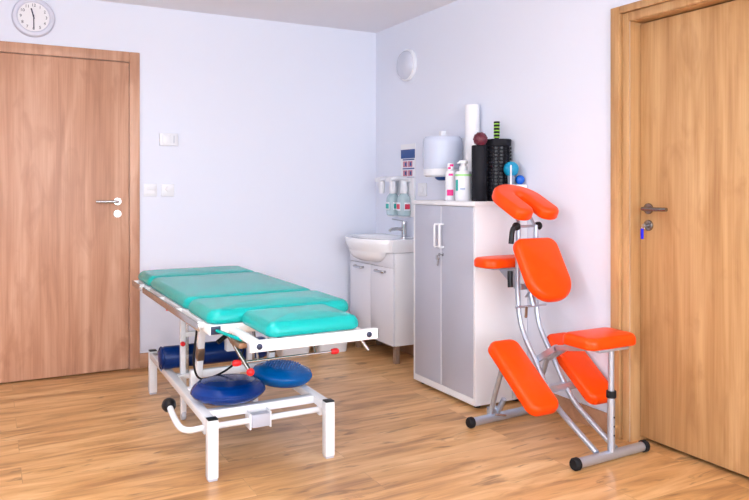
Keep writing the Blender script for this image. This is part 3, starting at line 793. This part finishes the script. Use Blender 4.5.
# accessory rail on the long side
for y0, y1 in ((-0.845, -0.590), (-2.120, -0.925)):
    b = B(); box(b, (XL - 0.030, y0, 0.638), (XL - 0.022, y1, 0.669), 0.002)
    rl = obj('side_rail', b, 'steel', t)
    n_ = 2 if y1 > -0.7 else 4
    for i in range(n_):
        yy = y0 + 0.04 + (y1 - y0 - 0.08) * i / (n_ - 1)
        obj('spacer', box(B(), (XL - 0.023, yy - 0.012, 0.645), (XL + 0.001, yy + 0.012, 0.671), 0.002), 'paint', rl)
# base
BX0, BX1, BYN, BYF = -1.904, -1.332, -2.046, -0.655
BZ0, BZ1 = 0.214, 0.252
for nm, x0 in (('base_rail', BX0), ('base_rail', BX1 - 0.04)):
    sk = 0.030 if x0 < -1.6 else 0.0          # the rail on the open side runs in slightly towards the head end
    obj(nm, bar(B(), (x0 + 0.020, BYN + 0.001, (BZ0 + BZ1 - 0.003) / 2), (x0 + 0.020 + sk, BYF, (BZ0 + BZ1 - 0.003) / 2), 0.040, BZ1 - 0.003 - BZ0, 0.002), 'paint', t)
obj('rail_sticker', box(B(), (BX0 + 0.0195, -1.040, 0.224), (BX0 + 0.0225, -1.012, 0.240)), 'sticker', t)
for y in (-1.925, -0.760):
    obj('cross_bar', box(B(), (BX0 + 0.040, y, BZ0), (BX1 - 0.040, y + 0.042, BZ1 - 0.003), 0.002), 'paint', t)
for x0 in (BX0 - 0.002, BX1 - 0.042):
    for y0 in (BYN - 0.022, BYF - 0.022):
        if y0 > -1: x0 += 0.030 if x0 < -1.6 else 0
        l_ = obj('leg', box(B(), (x0, y0, 0.010), (x0 + 0.044, y0 + 0.044, BZ1), 0.003), 'paint', t)
        obj('leg_cap', box(B(), (x0 + 0.001, y0 + 0.001, BZ1), (x0 + 0.043, y0 + 0.043, BZ1 + 0.006), 0.002), 'black', l_)
        obj('rubber_foot', box(B(), (x0 + 0.003, y0 + 0.003, 0.0), (x0 + 0.041, y0 + 0.041, 0.011), 0.002), 'greyp', l_)
# lifting frame
for x in (-1.818, -1.455):
    b = B(); bar(b, (x + 0.005, -1.535, BZ1 + 0.02), (x + 0.005, -1.630, FZ0 - 0.002), 0.030, 0.040)
    a_ = obj('lift_arm', b, 'paint', t)
    b = B(); bar(b, (x + 0.005, -1.570, 0.395), (x + 0.005, -1.586, 0.455), 0.034, 0.044); obj('arm_sleeve', b, 'brass', a_)
    b = B(); box(b, (x, -1.208, BZ0), (x + 0.026, -1.178, FZ0 - 0.002), 0.003); pst = obj('lift_post', b, 'paint', t)
    b = B(); box(b, (x + 0.028, -1.205, BZ0 + 0.002), (x + 0.042, -1.182, FZ0 - 0.02), 0.001); obj('guide_strip', b, 'steel', pst)
    obj('post_knob', lathe(B(), [(0, 0), (0.009, 0), (0.012, 0.010), (0.012, 0.026), (0.008, 0.030), (0, 0.030)], axis_mat((x + 0.006, -1.208, 0.400), (0, -1, 0)), 16), 'red', pst)
b = B(); box(b, (-1.850, -1.560, BZ1 + 0.002), (-1.815, -1.520, 0.338), 0.003); box(b, (-1.425, -1.560, BZ1 + 0.002), (-1.390, -1.520, 0.338), 0.003)
box(b, (-1.816, -1.557, 0.300), (-1.424, -1.525, 0.336), 0.003); box(b, (-1.862, -1.565, BZ1 - 0.030), (-1.374, -1.515, BZ1 + 0.003), 0.002)
obj('lift_cross_frame', b, 'paint', t)
b = B(); box(b, (-1.80, -1.206, 0.430), (-1.45, -1.180, 0.455), 0.002); box(b, (-1.872, -1.236, BZ0 + 0.004), (-1.372, -1.176, BZ0 + 0.026), 0.002); obj('upper_cross_bar', b, 'paint', t)
b = B(); box(b, (-1.66, -1.51, 0.40), (-1.61, -1.46, FZ0), 0.003); obj('centre_post', b, 'paint', t)
# drive unit and cable
b = B(); box(b, (-1.60, -1.55, 0.50), (-1.46, -1.48, 0.56), 0.006); tube(b, [(-1.60, -1.52, 0.53), (-1.72, -1.55, 0.46)], 0.012, 12); tube(b, [(-1.46, -1.52, 0.54), (-1.40, -1.60, 0.44)], 0.010, 12)
obj('drive_unit', b, 'black', t)
b = B(); tube(b, smooth_path([(-1.845, -1.66, 0.620), (-1.858, -1.685, 0.54), (-1.872, -1.69, 0.42), (-1.85, -1.675, 0.34), (-1.80, -1.665, 0.322), (-1.72, -1.70, 0.36), (-1.65, -1.72, 0.43), (-1.60, -1.60, 0.52)], 8), 0.005, 8)
obj('cable', b, 'rubber', t)
# release bar and levers under the top
b = B(); tube(b, [(-1.805, -2.15, 0.501), (-1.375, -2.15, 0.501)], 0.0055, 10)
for x in (-1.72, -1.46): tube(b, [(x, -2.15, 0.501), (x, -2.09, 0.632)], 0.005, 8)
rb_ = obj('release_bar', b, 'steel', t)
for x, s in ((-1.808, -1), (-1.372, 1)):
    obj('red_grip', lathe(B(), [(0, -0.016), (0.011, -0.014), (0.0135, 0.0), (0.013, 0.014), (0.008, 0.020), (0, 0.020)], axis_mat((x, -2.15, 0.501), (s, 0, 0)), 16), 'red', rb_)
b = B(); tube(b, smooth_path([(-1.872, -2.225, 0.640), (-1.850, -2.243, 0.598), (-1.828, -2.268, 0.550), (-1.806, -2.295, 0.505)], 5), 0.008, 10)
lv = obj('tilt_lever', b, 'gunmetal', t)
obj('red_grip', ball(B(), (-1.802, -2.298, 0.497), 0.016, 20), 'red', lv)
b = B(); tube(b, [(-1.395, -2.36, 0.634), (-1.365, -2.385, 0.60), (-1.340, -2.41, 0.555)], 0.0065, 10); lv = obj('tilt_lever', b, 'steel', t)
b = B(); bar(b, (-1.905, -2.19, 0.650), (-1.845, -2.33, 0.632), 0.014, 0.010); obj('extension_strut', b, 'teal', t)
obj('ratchet', box(B(), (-1.868, -2.36, 0.606), (-1.835, -2.24, 0.626), 0.003), 'brass', t)
obj('side_knob', lathe(B(), [(0, 0), (0.006, 0), (0.009, 0.01), (0.009, 0.022), (0, 0.024)], axis_mat((XL + 0.010, -1.380, FZ0 - 0.001), (0, 0, -1)), 16), 'red', t)
# wheel mechanism with its foot lever
b = B(); tube(b, [(BX0 - 0.01, -1.962, 0.194), (BX1 - 0.02, -1.962, 0.194)], 0.0135, 14); ax = obj('wheel_axle', b, 'paint', t)
for x in (-1.700, -1.608): obj('axle_bracket', box(B(), (x, -1.985, 0.158), (x + 0.008, -1.915, 0.228), 0.002), 'paint', ax)
obj('axle_block', box(B(), (-1.692, -1.992, 0.166), (-1.608, -1.945, 0.224), 0.006), 'greyp', ax)
for x in (BX0 + 0.004, BX1 - 0.034): 
    b = B(); box(b, (x, -1.978, 0.170), (x + 0.028, -1.945, BZ0 + 0.002), 0.002); obj('axle_hanger', b, 'paint', ax)
b = B(); tube(b, smooth_path([(BX0 - 0.006, -1.962, 0.194), (BX0 - 0.050, -1.945, 0.188), (BX0 - 0.078, -1.90, 0.192), (BX0 - 0.086, -1.80, 0.216), (BX0 - 0.086, -1.735, 0.236)], 7), 0.0135, 14)
fl = obj('foot_lever', b, 'paint', t)
obj('lever_knob', lathe(B(), [(0, -0.026), (0.018, -0.026), (0.029, -0.014), (0.032, 0.004), (0.026, 0.022), (0.012, 0.032), (0, 0.033)], axis_mat((BX0 - 0.0865, -1.722, 0.240), (0, 1, 0.14)), 22), 'black', fl)
for x in (-1.822, -1.430):
    b = B(); box(b, (x, -1.232, 0.035), (x + 0.028, -1.202, BZ0 + 0.02), 0.002); h_ = obj('wheel_bracket', b, 'paint', t)
    obj('wheel', lathe(B(), [(0, -0.011), (0.022, -0.011), (0.025, -0.007), (0.025, 0.007), (0.022, 0.011), (0, 0.011)], axis_mat((x + 0.014, -1.217, 0.025), (1, 0, 0)), 24), 'greyp', h_)

# ---- on the table's base
b = B(); m = axis_mat((-1.910, -1.108, 0.250 + 0.0605), (1, 0, 0)) ; R0 = 0.060
L0 = 0.60
lathe(b, [(0, 0.0), (R0 - 0.022, 0.002), (R0 - 0.006, 0.012), (R0, 0.030), (R0, L0 - 0.030), (R0 - 0.006, L0 - 0.012), (R0 - 0.022, L0 - 0.002), (0, L0)], m, 44)
t2 = thing('bolster', 'long dark blue bolster lying across the rear of the table base', 'bolster', (-1.62, -1.108, 0.252))
obj('bolster_cover', b, 'roll', t2)
obj('end_seam', lathe(B(), [(R0 - 0.004, 0.006), (R0 + 0.0005, 0.010), (R0 + 0.0015, 0.013), (R0 - 0.002, 0.018)], m, 44), 'roll', t2)

def disc(bm, c, R_, h, tilt, ridges, m0=None):
    prof = [(0, 0.006), (R_ * 0.62, 0.0), (R_ * 0.80, h * 0.10), (R_ * 0.94, h * 0.28)]
    prof += [(R_, h * 0.46), (R_ * 0.998, h * 0.54)] if not ridges else [(R_ * 0.985, h * 0.38), (R_ * 1.0, h * 0.43), (R_ * 1.0, h * 0.47), (R_ * 0.985, h * 0.50), (R_ * 0.995, h * 0.53), (R_ * 0.985, h * 0.58)]
    prof += [(R_ * 0.92, h * 0.74)]
    if ridges:
        for s, z in ((0.86, 0.815), (0.845, 0.85), (0.80, 0.855), (0.74, 0.895), (0.725, 0.925), (0.68, 0.925)): prof.append((R_ * s, h * z))
    prof += [(R_ * 0.55, h * 0.965), (R_ * 0.28, h * 0.995), (0, h)]
    lathe(bm, prof, m0, 56)
tilt0 = Matrix.Translation((-1.742, -1.803, 0.252)) @ Matrix.Rotation(math.radians(-1.0), 4, 'X')
t3 = thing('balance_disc', 'dark blue smooth balance cushion on the table base nearest the foot lever', 'balance cushion', (-1.742, -1.803, 0.252), 'balance cushions on the table base')
b = B(); disc(b, None, 0.168, 0.094, 0, True, tilt0); obj('air_cushion', b, 'disc_d', t3, angle=60)
tilt1 = Matrix.Translation((-1.440, -1.682, 0.258)) @ Matrix.Rotation(math.radians(5), 4, Vector((0.3, 1, 0)).normalized())
t4 = thing('balance_disc', 'lighter blue balance cushion with nubs, leaning on the dark blue one', 'balance cushion', (-1.432, -1.690, 0.255), 'balance cushions on the table base')
b = B(); disc(b, None, 0.150, 0.096, 0, False, tilt1); obj('air_cushion', b, 'disc_l', t4, angle=60)
b = B()
for i in range(-6, 7):
    for j in range(-6, 7):
        px_, py_ = i * 0.0155 + (j % 2) * 0.0077, j * 0.0135
        rr_ = math.hypot(px_, py_)
        if rr_ < 0.093:
            zz = 0.096 * (1 - 0.075 * (rr_ / 0.093) ** 2.2)
            lathe(b, [(0.0050, -0.002), (0.0045, 0.003), (0.0026, 0.0058), (0, 0.0062)], tilt1 @ Matrix.Translation((px_, py_, zz)), 8)
obj('nubs', b, 'disc_l', t4)

# ================================================================== MASSAGE CHAIR
t = thing('massage_chair', 'orange padded massage chair with silver tube frame by the golden-lit door', 'massage chair', (-0.28, -2.35, 0))
def floor_bar(xa, xb, y, name, ry=0.0):
    b = B(); tube(b, [(xa, y, 0.0275), (xb, y + ry, 0.0275)], 0.0215, 18); o = obj(name, b, 'silver', t)
    for x, s, yy in ((xa, -1, y), (xb, 1, y + ry)):
        e = B(); lathe(e, [(0, -0.010), (0.0255, -0.010), (0.0275, -0.006), (0.0275, 0.012), (0.022, 0.020), (0, 0.021)], axis_mat((x, yy, 0.0275), (s, 0, 0)), 20); obj('end_cap', e, 'rubber', o)
    return o
floor_bar(-0.552, -0.055, -2.034, 'rear_foot_bar', 0.035)
floor_bar(-0.475, -0.050, -2.690, 'front_foot_bar', 0.012)
XA, XB = -0.338, -0.222
path = [(-2.672, 0.045), (-2.545, 0.112), (-2.424, 0.181), (-2.335, 0.275), (-2.266, 0.374), (-2.200, 0.458), (-2.155, 0.548), (-2.137, 0.681), (-2.138, 0.839), (-2.142, 1.025)]
for x in (XA, XB):
    b = B(); tube(b, smooth_path([(x, y_, z_) for y_, z_ in path], 6), 0.0135, 14); obj('curved_tube', b, 'silver', t)
# seat and its post
sp = B(); tube(sp, [(-0.268, -2.690, 0.045), (-0.268, -2.690, 0.30)], 0.0165, 16); o = obj('seat_post', sp, 'silver', t)
b = B(); tube(b, [(-0.268, -2.690, 0.28), (-0.268, -2.690, 0.498)], 0.0135, 16); obj('inner_post', b, 'silver', o)
b = B(); tube(b, [(-0.268, -2.690, 0.285), (-0.268, -2.690, 0.315)], 0.0215, 16); obj('post_collar', b, 'rubber', o)
for z in (0.12, 0.16, 0.20): 
    b = B(); lathe(b, [(0, 0), (0.004, 0), (0.004, 0.0015), (0, 0.0015)], axis_mat((-0.268, -2.707, z), (0, -1, 0)), 10); obj('pin_hole', b, 'rubber', o)
sm = Matrix.Translation((-0.260, -2.612, 0.505))
obj('seat', pad(B(), rrect(0.305, 0.205, 0.05), 0.060, 0.028, 0.006, sm, 0.012), 'orange', t, angle=60)
b = B(); box(b, (-0.36, -2.71, 0.494), (-0.18, -2.50, 0.506), 0.002); obj('seat_plate', b, 'silver', t)
for x in (XA + 0.020, XB - 0.020):
    b = B(); bar(b, (x, -2.262, 0.368), (x, -2.40, 0.455), 0.022, 0.030); bar(b, (x, -2.39, 0.450), (x, -2.60, 0.492), 0.022, 0.026); obj('seat_beam', b, 'silver', t)
# knee pads on a cross bar
KX = (-0.470, -0.108)
kd = Vector((0, -0.80, -0.60)).normalized()          # pad runs down towards the front
kn = Vector((0, -0.60, 0.80)).normalized()           # its face looks up and back to the sitter
for x in KX:
    m = Matrix((Vector((1, 0, 0)), -kd, kn)).transposed().to_4x4(); m.translation = Vector((x, -2.315, 0.302)) 
    kp = obj('knee_pad', pad(B(), rrect(0.176, 0.425, 0.048), 0.062, 0.026, 0.006, m, 0.012), 'orange', t, angle=60)
b = B(); bar(b, (-0.55, -2.362, 0.250), (-0.03, -2.362, 0.250), 0.026, 0.034); 
obj('knee_cross_bar', b, 'silver', t)
for x in (-0.420, -0.13):
    b = B(); tube(b, [(x, -2.018, 0.045), (x, -2.062, 0.17), (x, -2.135, 0.355)], 0.0135, 12); obj('rear_strut', b, 'silver', t)
b = B(); box(b, (-0.42, -2.03, 0.035), (-0.36, -1.985, 0.075), 0.004); tube(b, [(-0.375, -2.02, 0.05), (-0.372, -2.07, 0.13)], 0.014, 12); obj('rear_brace', b, 'silver', t)
b = B(); tube(b, [(-0.42, -2.055, 0.055), (-0.36, -2.07, 0.045)], 0.006, 10); obj('lock_pin', b, 'chrome', t)
# chest pad leaning away
cu = Vector((0, 0.50, 0.866)).normalized(); cn = Vector((0, -0.866, 0.50)).normalized()
m = Matrix((Vector((1, 0, 0)), cu, cn)).transposed().to_4x4(); m.translation = Vector((-0.280, -2.245, 0.800))
out = rrect(0.268, 0.335, (0.055, 0.055, 0.115, 0.115), 10)
obj('chest_pad', pad(B(), out, 0.060, 0.026, 0.006, m, 0.012), 'orange', t, angle=60)
b = B(); box(b, (XA, -2.165, 0.700), (XB, -2.150, 0.730), 0.003); bar(b, (-0.280, -2.150, 0.66), (-0.280, -2.262, 0.770), 0.05, 0.008); obj('chest_bracket', b, 'silver', t)
b = B(); tube(b, [(-0.395, -2.19, 0.62), (-0.200, -2.19, 0.62)], 0.006, 10); tube(b, [(-0.280, -2.19, 0.62), (-0.280, -2.16, 0.72)], 0.018, 12); ad = obj('chest_adjuster', b, 'silver', t)
b = B(); tube(b, [(-0.330, -2.195, 0.615), (-0.360, -2.225, 0.575)], 0.007, 10); obj('adjuster_handle', b, 'brass', ad)
# arm rest beyond the chest pad
m = Matrix.Translation((-0.280, -2.020, 0.806))
obj('arm_rest', pad(B(), rrect(0.43, 0.165, 0.06), 0.056, 0.024, 0.006, m, 0.010), 'orange', t, angle=60)
b = B(); box(b, (-0.43, -2.06, 0.795), (-0.10, -1.98, 0.807), 0.002)
for x in (-0.350, -0.210):
    prism(b, [(-2.135, 0.70), (-2.135, 0.80), (-1.985, 0.80)], x - 0.004, x + 0.004, Matrix(((0, 0, 1, 0), (1, 0, 0, 0), (0, 1, 0, 0), (0, 0, 0, 1))))
ab = obj('arm_bracket', b, 'silver', t)
b = B(); tube(b, smooth_path([(-0.385, -2.135, 0.795), (-0.390, -2.140, 0.765), (-0.392, -2.145, 0.715)], 4), 0.014, 10, rads=None); obj('arm_lock_lever', b, 'black', t)
# head rest: padded horseshoe opening towards the sitter
def horseshoe():
    W, Ln, thick = 0.288, 0.275, 0.119
    ro, ri = W / 2, W / 2 - thick
    o = []
    y0 = -Ln + ro                                     # straight arms down to y0
    for j in range(33):
        a = PI * j / 32; o.append(Vector((ro * math.cos(a), ro * math.sin(a))))
    er = thick / 2
    cxl = -(ro + ri) / 2
    for j in range(1, 13):
        a = PI + PI * j / 12; o.append(Vector((cxl + er * math.cos(a), y0 + er * 0.75 * math.sin(a))))
    for j in range(1, 16):
        a = PI - PI * j / 16; o.append(Vector((ri * math.cos(a), ri * math.sin(a) * 1.25)))
    for j in range(0, 13):
        a = PI + PI * j / 12; o.append(Vector((-cxl + er * math.cos(a), y0 + er * 0.75 * math.sin(a))))
    return o
hu = Vector((0, 0.90, 0.436)).normalized(); hn = Vector((0, -0.436, 0.90)).normalized()
m = Matrix((Vector((1, 0, 0)), hu, hn)).transposed().to_4x4(); m.translation = Vector((-0.280, -2.070, 1.125))
obj('head_rest', pad(B(), horseshoe(), 0.062, 0.027, 0.0, m, 0.014, convex=False), 'orange', t, angle=60)
b = B(); m2 = m.copy(); prism(b, [(-0.09, -0.02), (0.09, -0.02), (0.06, 0.09), (-0.06, 0.09)], -0.008, 0.001, m2); obj('head_plate', b, 'silver', t)
b = B()
for x in (XA + 0.006, XB - 0.006): bar(b, (x, -2.142, 1.015), (x * 0.7 + -0.28 * 0.3, -2.085, 1.115), 0.018, 0.010)
tube(b, [(XA - 0.02, -2.142, 1.020), (XB + 0.02, -2.142, 1.020)], 0.007, 10); obj('head_bracket', b, 'silver', t)
for x, s in ((XA - 0.014, -1), (XB + 0.014, 1)):
    obj('clamp_knob', lathe(B(), [(0, -0.014), (0.018, -0.014), (0.021, -0.008), (0.021, 0.008), (0.016, 0.014), (0, 0.015)], axis_mat((x, -2.142, 1.020), (s, 0, 0)), 20), 'black', t)
b = B(); tube(b, smooth_path([(XA - 0.022, -2.145, 1.022), (XA - 0.045, -2.150, 1.000), (XA - 0.058, -2.155, 0.935)], 5), 0.0135, 10); obj('clamp_lever', b, 'black', t)

# ================================================================== LIGHT
W1, W2 = 172, 112
wd = bpy.data.worlds.new('outdoors'); sc.world = wd; wd.use_nodes = True
wd.node_tree.nodes['Background'].inputs['Color'].default_value = (0.80, 0.88, 1.0, 1)
wd.node_tree.nodes['Background'].inputs['Strength'].default_value = 1.5
def area(name, loc, rot, sx, sy, power, col):
    l = bpy.data.lights.new(name, 'AREA'); l.shape = 'RECTANGLE'; l.size = sx; l.size_y = sy; l.energy = power; l.color = col
    o = bpy.data.objects.new(name, l); C.objects.link(o); o.location = loc; o.rotation_euler = rot; return o
area('window_daylight', ((WX0 + WX1) / 2, YS - 0.12, (WZ0 + WZ1) / 2), (PI / 2, 0, 0), WX1 - WX0 - 0.1, WZ1 - WZ0 - 0.1, W1, (0.95, 0.975, 1.0))
area('side_window_fill', (XW - 0.12, (LY0 + LY1) / 2, (WZ0 + WZ1) / 2), (PI / 2, 0, -PI / 2), LY1 - LY0 - 0.1, WZ1 - WZ0 - 0.1, W2, (0.95, 0.975, 1.0))  # fill lamp outside the added side window

# ================================================================== CAMERA
cam = bpy.data.cameras.new('camera'); co = bpy.data.objects.new('camera', cam); C.objects.link(co)
co.location = (-2.694, -4.977, 1.22); co.rotation_euler = (PI / 2, 0, -math.radians(28.3))
cam.sensor_width = 36.0; cam.lens = 712 / 749 * 36.0
cam.shift_y = (187.0 - 250.0) / 749; cam.clip_start = 0.05
sc.camera = co
vs = sc.view_settings
vs.view_transform = 'Standard'; vs.look = 'None'; vs.gamma = 1.0; vs.use_curve_mapping = False
vs.exposure = -0.11
